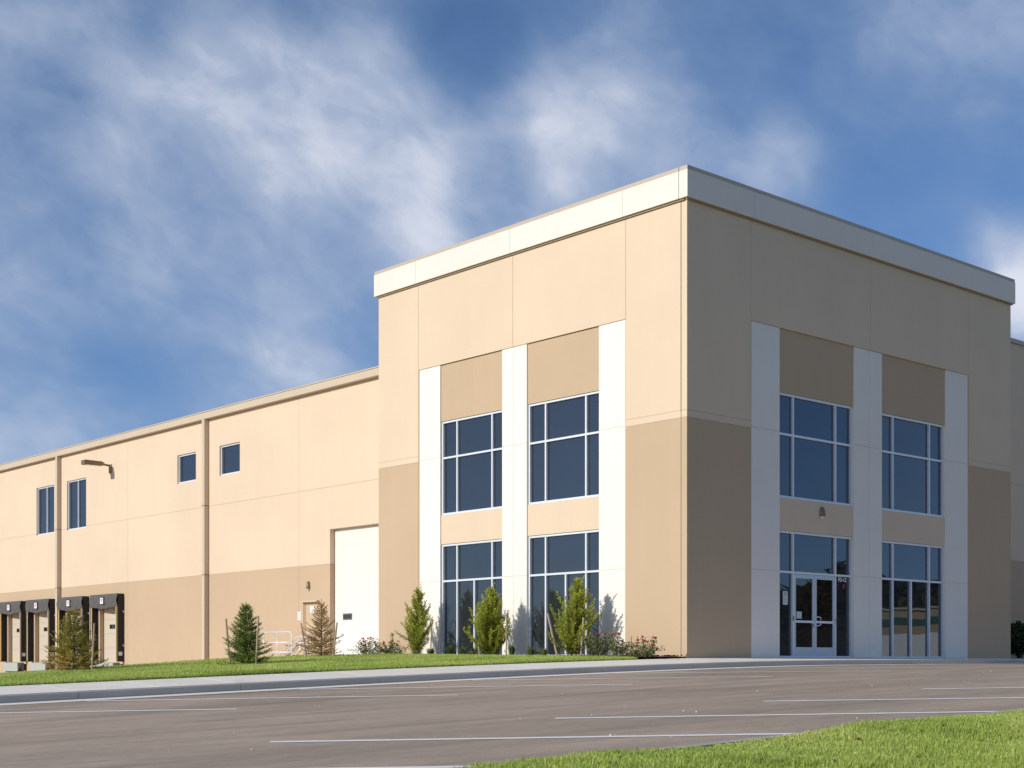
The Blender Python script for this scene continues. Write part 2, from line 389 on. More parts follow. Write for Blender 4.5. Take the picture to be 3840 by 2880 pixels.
# ------------------------------------------------------------------ the building
bld = empty('warehouse_building', (0,0,0))
tag(bld, 'cream and tan concrete warehouse with tall white-pilastered corner block and lower side wings', 'building')
FACES = {'L': lambda u, z, d: (d, u, z), 'R': lambda u, z, d: (u, d, z), 'WL': lambda u, z, d: (1.4+d, u, z), 'WR': lambda u, z, d: (u, 1.4+d, z)}
TK = .185
def slab(face, u0, u1, z0, z1, d0, d1, holes=(), gap=.005):
    """wall piece with holes: front at depth d0, thickness to d1, reveals round every hole"""
    P = FACES[face]; u0 += gap; u1 -= gap; z0 += gap; z1 -= gap
    us = sorted({u0, u1, *[min(max(h[i], u0), u1) for h in holes for i in (0, 1)]}); zs = sorted({z0, z1, *[min(max(h[i], z0), z1) for h in holes for i in (2, 3)]})
    def solid(i, j):
        if not (0 <= i < len(us)-1 and 0 <= j < len(zs)-1): return False
        uc, zc = (us[i]+us[i+1])/2, (zs[j]+zs[j+1])/2
        return not any(h[0] < uc < h[1] and h[2] < zc < h[3] for h in holes)
    mb = MB(); any_ = False
    for i in range(len(us)-1):
        for j in range(len(zs)-1):
            if not solid(i, j): continue
            any_ = True; a, b, c, d = us[i], us[i+1], zs[j], zs[j+1]
            mb.add([P(a,c,d0),P(b,c,d0),P(b,d,d0),P(a,d,d0)], [(0,1,2,3)])
            if not solid(i-1, j): mb.add([P(a,c,d0),P(a,d,d0),P(a,d,d1),P(a,c,d1)], [(0,1,2,3)])
            if not solid(i+1, j): mb.add([P(b,c,d0),P(b,d,d0),P(b,d,d1),P(b,c,d1)], [(0,1,2,3)])
            if not solid(i, j-1): mb.add([P(a,c,d0),P(b,c,d0),P(b,c,d1),P(a,c,d1)], [(0,1,2,3)])
            if not solid(i, j+1): mb.add([P(a,d,d0),P(b,d,d0),P(b,d,d1),P(a,d,d1)], [(0,1,2,3)])
    return mb if any_ else None
def fbox(face, u0, u1, z0, z1, d0, d1, mb=None):
    P = FACES[face]; a = P(u0, z0, d0); b = P(u1, z1, d1)
    return (mb or MB()).box(a[0], b[0], a[1], b[1], a[2], b[2])
def wallp(face, u0, u1, z0, z1, m, d0=0.0, holes=(), name='wall_panel', gap=.005):
    mb = slab(face, u0, u1, z0, z1, d0, TK, holes, gap)
    if mb: return mb.build(name, M[m], bld)
seals = {f: MB() for f in FACES}
def sealv(face, u, z0, z1, d=.008): fbox(face, u-.03, u+.03, z0, z1, d, TK-.01, seals[face])
def sealh(face, u0, u1, z, d=.0085): fbox(face, u0, u1, z-.03, z+.03, d, TK-.012, seals[face])

ZF, ZC = 11.34, 12.01
FW = .055     # frame width
def window(face, u0, u1, z0, z1, cols, rows, lower=None, d=.085, gl=.07, glass='glass', skip=()):
    """frame with mullions at cols, transoms at rows; lower = extra mullions under the lowest transom; skip = (col,row) cells left open"""
    fr = MB(); dd = d+gl+.03
    fbox(face, u0, u1, z1-FW, z1, d, dd, fr); fbox(face, u0, u1, z0, z0+FW, d, dd, fr)
    fbox(face, u0, u0+FW, z0+FW, z1-FW, d, dd, fr); fbox(face, u1-FW, u1, z0+FW, z1-FW, d, dd, fr)
    w = fr.build('window', M['alu'], bld)
    zz = [z0+FW]+[q for q in rows]+[z1-FW]
    for q in rows: fbox(face, u0+FW, u1-FW, q-FW/2, q+FW/2, d+.004, dd).build('transom', M['alu'], w)
    for r in range(len(zz)-1):
        za = zz[r]+(FW/2 if r else 0); zb = zz[r+1]-(FW/2 if r < len(zz)-2 else 0)
        cc = sorted(cols+(lower or [])) if (r == 0 and lower) else cols
        for q in cc: fbox(face, q-FW/2, q+FW/2, za, zb, d+.008, dd).build('mullion', M['alu'], w)
        ee = [u0+FW]+cc+[u1-FW]
        for k in range(len(ee)-1):
            if (k, r) in skip: continue
            ua = ee[k]+(FW/2 if k else 0); ub = ee[k+1]-(FW/2 if k < len(ee)-2 else 0)
            a, b, c, e = (d+gl+RNG.uniform(-.004, .004) for _ in range(4)); P = FACES[face]      # panes never sit quite flat
            ua, ub, za_, zb_ = ua-.004, ub+.004, za-.004, zb+.004
            MB().add([P(ua,za_,a), P(ub,za_,b), P(ub,zb_,b+e-a), P(ua,zb_,e), P(ua,za_,a+.012), P(ub,za_,b+.012), P(ub,zb_,b+e-a+.012), P(ua,zb_,e+.012)],
                     [q if face in ('R', 'WR') else q[::-1] for q in ((0,1,2,3),(7,6,5,4),(0,4,5,1),(1,5,6,2),(2,6,7,3),(3,7,4,0))]).build('pane', M[glass], w)
    return w

def tower_face(f, e0, a0, a1, w1a, w1b, mid, w2a, w2b, a2, e1, cols1, cols2, low1, low2, door=False):
    """e0 start, a0-a1..: white pier, window 1, centre pier split at mid, window 2, white pier, e1 end"""
    zj, zb, zbj, zt = 5.98, 5.945, 6.12, 8.72
    # outer cream and tan panels
    for (p, q) in ((e0, a0), (a2, e1)):
        wallp(f, p, q, -.06, zb, 'tan', name='wall_panel', gap=.002)
        wallp(f, p, q, zb, zbj, 'cream', gap=.003); wallp(f, p, q, zbj, ZF+.3, 'cream', gap=.006)
        sealh(f, p+.02, q-.02, zbj)
    for (p, q) in ((a0, mid), (mid, a2)): wallp(f, p, q, zt, ZF+.3, 'cream', gap=.006)
    for u in (a0, mid, a2): sealv(f, u, zt if u == mid else 0, ZF+.2, .009 if u == mid else .010)
    # white piers in three lifts
    for (p, q) in ((a0, w1a), (w1b, mid), (mid, w2a), (w2b, a2)):
        for (za, zc) in ((-.06, 2.30), (2.30, zj), (zj, zt)):
            wallp(f, p, q, za, zc, 'white', d0=.022, gap=.004, name='pier_panel')
        for z in (2.30, zj): sealh(f, p+.01, q-.01, z, .034)
    sealv(f, mid, 0, zt-.01, .036)
    for (p, q) in ((w1a, w1b), (w2a, w2b)):
        wallp(f, p, q, 7.04, zt, 'tan', d0=.055, gap=.003, name='head_panel')
        wallp(f, p, q, 3.385, 4.255, 'cream', d0=.055, gap=.003, name='spandrel_panel')
    for (p, q, cols, low, dr) in ((w1a, w1b, cols1, low1, door), (w2a, w2b, cols2, low2, False)):
        window(f, p+.004, q-.004, 4.258, 7.036, cols, [5.95])
        window(f, p+.004, q-.004, .0, 3.38, cols, [2.29], low, skip=((1, 0),) if dr else (), glass='glass')
# left, sunlit face (window nearest the corner first)
tower_face('L', TK+.012, 2.08, 2.08, 3.07, 5.88, 6.44, 6.92, 9.70, 10.73, 12.75, [3.63, 5.20], [7.44, 9.01], [4.41], [8.23])
# right, shaded face with the entrance
tower_face('R', 0.0, 2.49, 2.49, 3.72, 7.08, 7.83, 8.44, 11.80, 13.08, 15.60, [4.40, 6.31], [9.11, 11.03], None, [10.06], door=True)
core = MB().box(.19, 15.40, .19, 12.56, -.05, 11.9); core.build('inner_wall', M['core'], bld)
MB().box(15.42, 15.597, .19, 12.56, -.05, 11.6).build('end_wall', M['cream'], bld)
MB().box(.19, 15.40, 12.565, 12.747, -.05, 11.6).build('end_wall', M['cream'], bld)
# fascia, coping and the trim line under it
def run(name, m, segs_r, segs_l, ov, za, zb, inner):
    for a, b in zip(segs_r[:-1], segs_r[1:]): MB().box(a+.004, b-.004, -ov, inner, za, zb).build(name, M[m], bld)
    for a, b in zip(segs_l[:-1], segs_l[1:]): MB().box(-ov, inner, a+.004, b-.004, za, zb).build(name, M[m], bld)
run('fascia_panel', 'fascia', [-.105, 2.5, 7.85, 13.1, 15.705], [.18, 2.1, 6.45, 10.74, 12.855], .105, ZF, ZC, .17)
run('coping', 'coping', [-.095, 5.2, 10.5, 15.69], [.185, 4.5, 8.7, 12.84], .095, ZC+.006, 12.115, .175)
run('fascia_trim', 'trim', [-.05, 15.65], [.05, 12.80], .05, ZF-.045, ZF-.003, -.004)
MB().box(.18, 15.69, .18, 12.84, 11.65, 11.8).build('roof', M['roof'], bld)

# entrance doors in the shaded face
def leaf(ua, ub, hinge_left):
    D0, D1, z0, z1 = .10, .145, .02, 2.255; st = .088
    mb = MB()
    fbox('R', ua, ua+st, z0, z1, D0, D1, mb); fbox('R', ub-st, ub, z0, z1, D0, D1, mb)
    fbox('R', ua+st, ub-st, z1-.11, z1, D0, D1, mb); fbox('R', ua+st, ub-st, z0, z0+.27, D0, D1, mb)
    o = mb.build('entrance_door', M['dooralu'], bld)
    fbox('R', ua+st-.004, ub-st+.004, z0+.266, z1-.106, D0+.02, D0+.03).build('pane', M['doorglass'], o)
    fbox('R', ua+st-.03, ub-st+.03, .95, 1.01, D0-.012, D0+.012).build('push_bar', M['alu'], o)
    return o
la = leaf(4.432, 5.350, True); lb = leaf(5.356, 6.278, False)
MB().tube([(5.42,.10,.88),(5.42,.03,.88),(5.52,.02,.90),(5.52,.02,1.10),(5.42,.03,1.12),(5.42,.10,1.12)], .014, 8).build('pull_handle', M['alu'], lb)
MB().box(5.26, 5.30, .085, .1, .84, .92).build('lock_plate', M['bronze'], la)
MB().box(6.318, 6.345, .075, .093, .96, 1.10).build('card_reader', M['bronze'], bld)
MB().box(4.38, 4.405, .075, .093, 1.0, 1.12).build('card_reader', M['bronze'], bld)

# ---- left wing
VJ = [12.75, 19.39, 25.79, 32.48, 39.15, 45.88, 52.55, 59.2]
DOCKS = [(32.81, 35.43), (36.16, 38.78), (39.66, 42.25), (42.83, 45.40)]
holesWL = [(39.79, 41.76, 5.86, 8.09), (36.46, 38.43, 5.87, 8.10), (26.70, 28.19, 7.03, 8.17), (23.40, 24.89, 7.03, 8.18), (13.8, 17.46, -.5, 4.47)]
dockdoors = [(a+.30, b-.32, -.12, 2.35) for a, b in DOCKS]
man = (18.15, 19.10, -.06, 1.97)
for k in range(len(VJ)-1):
    for (za, zb, m) in ((-1.6, 3.28, 'tan'), (3.28, 5.93, 'cream'), (5.93, 9.52, 'cream')):
        wallp('WL', VJ[k], VJ[k+1], za, zb, m, holes=holesWL+dockdoors+[man], gap=.004)
    if k: sealv('WL', VJ[k], -.5, 9.5)
for a, b in ((12.8, 13.79), (17.47, 59)): sealh('WL', a, b, 3.28, .01)
def sealh_win(z):
    segs = [(12.8, 36.46), (38.43, 39.79), (41.76, 59)]
    for a, b in segs: sealh('WL', a, b, z, .016)
sealh_win(5.93)
MB().box(1.4+TK+.2, 60, 12.75, 59.2, -1.6, 9.5).build('inner_wall', M['core'], bld)
window('WL', 39.795, 41.755, 5.865, 8.085, [40.74], [], d=.06); window('WL', 36.465, 38.425, 5.875, 8.095, [37.42], [], d=.06)
window('WL', 26.705, 28.185, 7.035, 8.165, [], [], d=.06); window('WL', 23.405, 24.885, 7.035, 8.175, [], [], d=.06)
# overhead door in seven sections
for k in range(7):
    o = fbox('WL', 13.78, 17.50, k*.641, k*.641+.6395, TK+.01, TK+.06).build('overhead_door_section', M['ohd'], bld)
    if k == 2:
        fbox('WL', 16.42, 16.95, 1.33, 1.55, TK-.005, TK+.02).build('window_frame', M['bronze'], o)
        fbox('WL', 16.46, 16.91, 1.37, 1.51, TK-.012, TK-.002).build('pane', M['glass'], o)
# man door
md = fbox('WL', man[0]+.05, man[1]-.05, -.05, man[3]-.05, .05, .1).build('side_door', M['tan'], bld)
fr = MB(); fbox('WL', man[0], man[0]+.048, -.06, man[3], .03, .12, fr); fbox('WL', man[1]-.048, man[1], -.06, man[3], .03, .12, fr); fbox('WL', man[0]+.048, man[1]-.048, man[3]-.048, man[3], .03, .12, fr)
fr.build('door_frame', M['tan'], md)
fbox('WL', man[0]-.05, man[1]+.05, man[3]+.02, man[3]+.07, -.13, -.001).build('drip_cap', M['gutter'], bld)
MB().tube([(1.43,18.30,.9),(1.37,18.30,.9),(1.37,18.42,.9)], .013, 8).build('handle', M['alu'], md)
# dock doors
for (a, b, z0, z1) in dockdoors:
    for k in range(4):
        h = (z1-z0)/4
        o = fbox('WL', a, b, z0+k*h, z0+(k+1)*h-.006, TK+.01, TK+.05).build('dock_door_section', M['dockdoor'], bld)
        if k == 2:
            yc = b-.82
            fbox('WL', yc-.25, yc+.25, z0+2.35*h, z0+2.65*h, TK-.004, TK+.02).build('window_frame', M['black'], o)
            fbox('WL', yc-.2, yc+.2, z0+2.41*h, z0+2.59*h, TK-.012, TK-.002).build('pane', M['glass'], o)
# gutter and downspouts
yy = [12.76, 19.0, 25.8, 32.5, 39.2, 45.9, 52.5, 59.2]
for a, b in zip(yy[:-1], yy[1:]):
    MB().box(1.19, 1.396, a+.003, b-.003, 9.30, 9.545).build('gutter', M['gutter'], bld)
    MB().box(1.165, 1.398, a+.003, b-.003, 9.55, 9.585).build('gutter_lip', M['gutter'], bld)
for y in (25.695, 39.04, 52.4):
    o = MB().box(1.20, 1.395, y, y+.20, -1.2, 9.297).build('downspout', M['gutter'], bld)
    for z in (3.25, 5.93): MB().box(1.193, 1.398, y-.007, y+.207, z, z+.04).build('strap', M['trim'], o)
MB().box(1.6, 60, 12.76, 59.2, 9.50, 9.53).build('roof', M['roof'], bld)

# ---- right wing
VR = [15.6, 21.5, 27.4, 33.3, 39.2, 45.1]
for k in range(len(VR)-1):
    for (za, zb, m) in ((-.06, 3.34, 'tan'), (3.34, 5.95, 'cream'), (5.95, 10.72, 'cream')):
        wallp('WR', VR[k], VR[k+1], za, zb, m, gap=.005)
    if k: sealv('WR', VR[k], 0, 10.6)
    sealh('WR', VR[k]+.02, VR[k+1]-.02, 5.95, .016); sealh('WR', VR[k]+.02, VR[k+1]-.02, 3.34, .010)
    MB().box(VR[k]+.004, VR[k+1]-.004, 1.33, 1.62, 10.725, 10.86).build('coping', M['coping'], bld)
MB().box(15.605, 45.1, 1.6, 12.7, -.06, 10.70).build('inner_wall', M['core'], bld)
for f, mb in seals.items():
    if mb.v: mb.build('joint_sealant', M['seal'], bld)

# ------------------------------------------------------------------ dock shelters
def dock_shelter():
    root = empty('dock_shelter', (0,0,0)); W = 2.60; H0, H1 = -.10, 2.80; p = .28
    # local: x = 0 at wall, -p at front; y from 0 (right in view) to W
    mb = MB()                                    # sagging head curtain
    n, k = 14, 6; vs = []
    for i in range(n+1):
        for j in range(k+1):
            u = i/n; v = j/k
            sag = .05*math.sin(math.pi*u)*v
            bulge = .045*math.sin(math.pi*v)*(.6+.4*math.sin(u*17+v*3))+.012*math.sin(u*31-v*9)
            vs.append((-p-.03-bulge, W*u, 2.80-.55*v-sag+(.02*math.sin(u*9) if j == k else 0)))
    mb.add(vs, [(i*(k+1)+j, (i+1)*(k+1)+j, (i+1)*(k+1)+j+1, i*(k+1)+j+1) for i in range(n) for j in range(k)])
    mb.box(-p, 0, .12, W-.12, 2.77, 2.805); mb.box(-p-.03, -p, 0, W, 2.76, 2.805)
    mb.box(-p+.02, -.02, .13, W-.13, 2.55, 2.765)
    hc = mb.build('head_curtain', M['canvas'], root, smooth=False)
    for y0, y1, sy in ((0, .12, 1), (W-.12, W, -1)):
        sp = MB().box(-p, 0, y0, y1, H0, 2.80).build('side_frame', M['black'], root)
        MB().box(-p-.012, -p-.001, y0+.005, y1-.005, H0, 2.27).build('side_curtain', M['canvas'], sp)
        yy = y1 if sy > 0 else y0-.05
        MB().box(-p-.02, -p+.0, yy, yy+.05, H0+.03, 2.26).build('guide_strip', M['yellow'], sp)
    MB().box(-p-.105, -p-.088, W*.5-.17, W*.5+.17, 2.36, 2.67).build('sign_backing', M['black'], hc)
    sg = MB().box(-p-.112, -p-.106, W*.5-.14, W*.5+.14, 2.385, 2.645).build('sign_plate', M['plate'], root)
    for z, w in ((2.565, .085), (2.515, .075), (2.455, .045)):
        MB().box(-p-.116, -p-.1125, W*.5-w, W*.5+w, z, z+.03).build('print', M['red'], sg)
    MB().box(-.25, -.08, -.006, -.001, .16, .32).build('label_plate', M['plate'], root)
    MB().box(-.06, -.02, -.03, -.001, 2.0, 2.08).build('bracket', M['plate'], root)
    MB().box(-.06, -.02, -.03, -.001, .55, .63).build('bracket', M['plate'], root)
    lp = MB(); lp.add([(-.02,.42,-.13),(-.02,W-.44,-.13),(-.30,W-.44,-.16),(-.30,.42,-.16),(-.02,.42,-.17),(-.02,W-.44,-.17),(-.30,W-.44,-.56),(-.30,.42,-.56)],
            [(0,1,2,3),(3,2,6,7),(0,3,7,4),(1,5,6,2),(4,7,6,5)])
    lp.build('leveller_lip', M['lip'], root)
    MB().box(-.22, -.02, .5, W-.52, -.60, -.565).build('lip_keeper', M['black'], root)
    for y in (.06, W-.38): MB().box(-.14, -.001, y, y+.30, -.50, -.20).build('bumper', M['black'], root)
    return root
ds = dock_shelter()
names = ['grey canvas dock shelter with yellow edge strips, fully in view right of the browning spruce', 'grey canvas dock shelter half hidden behind the browning spruce by the downspout',
         'grey canvas dock shelter just left of the downspout, second from the left', 'leftmost grey canvas dock shelter on the tan wing wall']
for i, (a, b) in enumerate(DOCKS):
    o = ds if i == 0 else copy_tree(ds)
    o.location = (1.395, a, 0); o.scale = (1, (b-a)/2.60, 1)
    tag(o, names[i], 'dock shelter', 'dock shelters along the wing')

# ------------------------------------------------------------------ lamps, signs
def wall_pack(name, face, u, z, label):
    root = empty(name, FACES[face](u, z, 0)); mb = MB(); n = 12
    out = Vector(FACES[face](0, 0, -1))-Vector(FACES[face](0, 0, 0)); side = Vector(FACES[face](1, 0, 0))-Vector(FACES[face](0, 0, 0)); up = Vector((0,0,1))
    prof = [(-.01, .085, .115), (.05, .09, .115), (.14, .085, .10), (.20, .07, .085), (.245, .045, .055), (.26, .0, .0)]
    vs = []
    for (h, w, dp) in prof:
        for k in range(n+1):
            a = math.pi*k/n; vs.append(side*(-w*math.cos(a))+out*(dp*math.sin(a)+.002)+up*h)
    fs = [(r*(n+1)+k, r*(n+1)+k+1, (r+1)*(n+1)+k+1, (r+1)*(n+1)+k) for r in range(len(prof)-1) for k in range(n)]
    mb.add(vs, fs); mb.add([side*-.09+out*.004+up*-.05, side*.09+out*.004+up*-.05, side*.09+out*.004+up*.05, side*-.09+out*.004+up*.05], [(0,1,2,3)])
    mb.build('housing', M['bronze'], root, smooth=True)
    mb = MB(); prof = [(-.012, .075, .10), (-.05, .065, .085), (-.075, .03, .05), (-.08, 0, 0.01)]; vs = []
    for (h, w, dp) in prof:
        for k in range(n+1):
            a = math.pi*k/n; vs.append(side*(-w*math.cos(a))+out*(dp*math.sin(a)+.006)+up*h)
    mb.add(vs, [(r*(n+1)+k, r*(n+1)+k+1, (r+1)*(n+1)+k+1, (r+1)*(n+1)+k) for r in range(len(prof)-1) for k in range(n)])
    mb.build('lens', M['lens'], root, smooth=True)
    tag(root, label, 'lamp')
FACES['RS'] = lambda u, z, d: (u, .055+d, z)
wall_pack('wall_lamp', 'RS', 5.60, 3.87, 'small dark bronze wall lamp on the panel above the entrance doors')
wall_pack('wall_lamp', 'WL', 18.76, 2.47, 'small dark bronze wall lamp above the side door left of the white overhead door')
fl = empty('floodlight', (1.4, 34.05, 8.2))
MB().box(-.05, -.002, -.11, .11, -.16, .22).build('wall_plate', M['trim'], fl)
MB().tube([(-.04,0,.16),(-.40,0,.195)], .045, 10).build('arm', M['bronze'], fl)
hd = MB(); hv = []
for (xx, hw, za, zb) in ((-.34,.09,.14,.25),(-.48,.16,.11,.29),(-1.24,.18,.11,.30),(-1.28,.17,.12,.29)): hv += [(xx,-hw,za),(xx,hw,za),(xx,hw,zb),(xx,-hw,zb)]
hd.add(hv, [(0,1,2,3),(15,14,13,12)]+[(i*4+k, (i+1)*4+k, (i+1)*4+(k+1)%4, i*4+(k+1)%4) for i in range(3) for k in range(4)])
ho = hd.build('lamp_head', M['bronze'], fl)
hl = MB(); hl.add([(-.54,-.13,.104),(-1.20,-.15,.104),(-1.20,.15,.104),(-.54,.13,.104)], [(0,1,2,3)]); hl.build('lens', M['lens'], ho)
tag(fl, 'bronze box floodlight on an arm high on the cream wing wall', 'floodlight')

def text_mesh(name, s, size, m, parent):
    cu = bpy.data.curves.new(name, 'FONT'); cu.body = s; cu.size = size; cu.extrude = .001; cu.offset = size*.035
    t = bpy.data.objects.new(name+'_tmp', cu); C.objects.link(t)
    me = bpy.data.meshes.new_from_object(t.evaluated_get(bpy.context.evaluated_depsgraph_get()))
    bpy.data.objects.remove(t); me.materials.clear(); me.materials.append(m)
    o = bpy.data.objects.new(name, me); C.objects.link(o); o.parent = parent; o.rotation_euler = (R(90), 0, 0)
    return o
# unit number on the sidelight glass
t = empty('unit_number', (6.50, .150, 2.13)); tag(t, 'white FD-12 unit number on the glass right of the entrance doors', 'sign')
lt = text_mesh('lettering', 'FD-12', .155, M['plate'], t); lt.location = (.0, 0, 0); lt.scale = (.98, 1, 1)
mk = MB()
for (a, b, c, d) in ((.21,.25,-.13,-.07),(.27,.31,-.12,-.07),(.215,.30,-.155,-.135),(.235,.285,-.20,-.165)): mk.box(a, b, -.002, .0, c, d)
mk.build('red_mark', M['red'], t)
nt_ = empty('notice_sheet', (4.02, .148, 1.42)); tag(nt_, 'white printed notice on the glass left of the entrance doors', 'notice')
sh = MB(); w, h, r_ = .21, .36, .03; pts = []
for cx_, cz_, a0 in ((w-r_, h-r_, 0), (r_, h-r_, 90), (r_, r_, 180), (w-r_, r_, 270)):
    for k in range(5): a = R(a0+k*22.5); pts.append((cx_+r_*math.cos(a), cz_+r_*math.sin(a)))
n = len(pts); sh.add([(p[0], 0, p[1]) for p in pts]+[(p[0], .003, p[1]) for p in pts], [tuple(range(n)), tuple(range(2*n-1, n-1, -1))]+[(i, i+n, (i+1) % n+n, (i+1) % n) for i in range(n)])
sheet = sh.build('sheet', M['plate'], nt_)
ln = MB()
for k in range(11):
    z = .315-k*.027-(.015 if k > 3 else 0); e = .16 if k not in (2, 7) else .12
    ln.box(.03, .03+e, -.003, -.001, z, z+(.014 if k < 4 else .009))
ln.build('print', M['ink'], sheet)
p4 = MB().box(4.56, 4.79, .108, .114, 1.06, 1.25).build('paper_note', mat('pale_paper', (.55,.62,.60), .7, .03, 8, 0, 0)); tag(p4, 'pale green square note on the left entrance door glass', 'notice')
s1 = empty('wall_sign', (1.392, 19.24, 1.37)); tag(s1, 'white sign on the tan wall left of the side door', 'sign')
sp = MB().box(-.004, .006, 0, .22, 0, .30).build('plate', M['plate'], s1)
pr = MB()
for k in range(4): pr.box(-.006, -.0045, .03, .19, .05+k*.06, .07+k*.06)
pr.build('print', M['ink'], sp)
s2 = empty('door_sign', (1.445, 18.47, 1.62)); tag(s2, 'small white sign high on the side door', 'sign')
sp = MB().box(-.01, -.002, 0, .28, 0, .23).build('plate', M['plate'], s2); MB().box(-.013, -.0105, .08, .20, .03, .06).build('print', M['red'], sp)

# ------------------------------------------------------------------ stair guard rail
gr = empty('guard_railing', (.35, 18.24, -.05)); tag(gr, 'white three-rail guard railing between the green and bare spruces', 'railing')
X0 = 0.0
pa, pb = 0.0, 2.17
for z in (.98, .62, .28):
    if z > .9: MB().tube([(X0,pa,0),(X0,pa,z-.08),(X0,pa+.03,z-.02),(X0,pa+.09,z),(X0,pb,z)], .024, 8).build('top_rail', M['rail'], gr, True)
    else: MB().tube([(X0,pa,z),(X0,pb,z)], .022, 8).build('rail', M['rail'], gr, True)
for y in (0.90, 1.80): MB().tube([(X0,y,-.05),(X0,y,.98)], .023, 8).build('post', M['rail'], gr, True)
hr = empty('stair_handrail', (1.1, 18.99, -.05)); tag(hr, 'sloping white stair handrails against the tan wall behind the guard railing', 'handrail')
for xo in (.0, .2):
    for z in (.85, .62, .40) if xo == 0 else (.85,):
        MB().tube([(xo,-.6,z),(xo,-.15,z),(xo,.1,z-.05),(xo,2.2,z-1.25)], .02, 8).build('rail', M['rail'], hr, True)
    for y, z in ((-.1,.85),(1.9,-.25)): MB().tube([(xo,y,z-1.0),(xo,y,z)], .02, 8).build('post', M['rail'], hr, True)

# ------------------------------------------------------------------ foliage helpers
class Leaves:
    """collects triangles with one colour value each"""
    def __init__(s): s.V = []; s.A = []
    def tri(s, a, b, c, r): s.V += [a, b, c]; s.A += [r, r, r]
    def blade(s, p, d, w, L, r, n=None):
        """pointed leaf from p along d"""
        side = d.cross(n if n is not None else Vector((random.gauss(0,1), random.gauss(0,1), random.gauss(0,1)))).normalized()*w*.5
        m = p+d*L*.45; s.tri(p, m+side, p+d*L, r); s.tri(p, p+d*L, m-side, r)
    def build(s, name, m, parent):
        V = np.array([tuple(v) for v in s.V], dtype=np.float32); F = np.arange(len(V)).reshape(-1, 3)
        return np_mesh(name, V, F, m, parent, attr=np.array(s.A))
def rv(s=1.0): return Vector((random.gauss(0,s), random.gauss(0,s), random.gauss(0,s)))

GREEN_SPRUCE = leaf_mat('spruce_needles', [(0,(.06,.10,.018)),(.45,(.17,.25,.038)),(1,(.42,.50,.09))], .2)
OLIVE_SPRUCE = leaf_mat('browning_needles', [(0,(.14,.13,.03)),(.35,(.38,.34,.065)),(.60,(.58,.44,.11)),(.80,(.60,.29,.09)),(1,(.64,.33,.14))], .25)
DRY_SPRUCE = leaf_mat('dry_needles', [(0,(.30,.19,.08)),(.6,(.56,.38,.17)),(.85,(.62,.45,.19)),(1,(.80,.52,.04))], .3)
JUNIPER = leaf_mat('juniper_sprays', [(0,(.15,.17,.025)),(.4,(.38,.42,.05)),(.85,(.62,.62,.09)),(.97,(.66,.62,.12)),(1,(.70,.26,.06))], .35)
ROSE = leaf_mat('rose_leaves', [(0,(.06,.075,.03)),(.5,(.15,.18,.06)),(1,(.28,.30,.12))], .2)
PETAL = mat('rose_petals', (.70,.035,.055), .6, .15, 20, 0, 0)
SHRUB = leaf_mat('shrub_leaves', [(0,(.012,.022,.010)),(.5,(.03,.055,.018)),(1,(.07,.11,.03))], .15)
TUFT = leaf_mat('tuft_blades', [(0,(.05,.09,.025)),(.5,(.11,.18,.04)),(1,(.33,.29,.13))], .25)

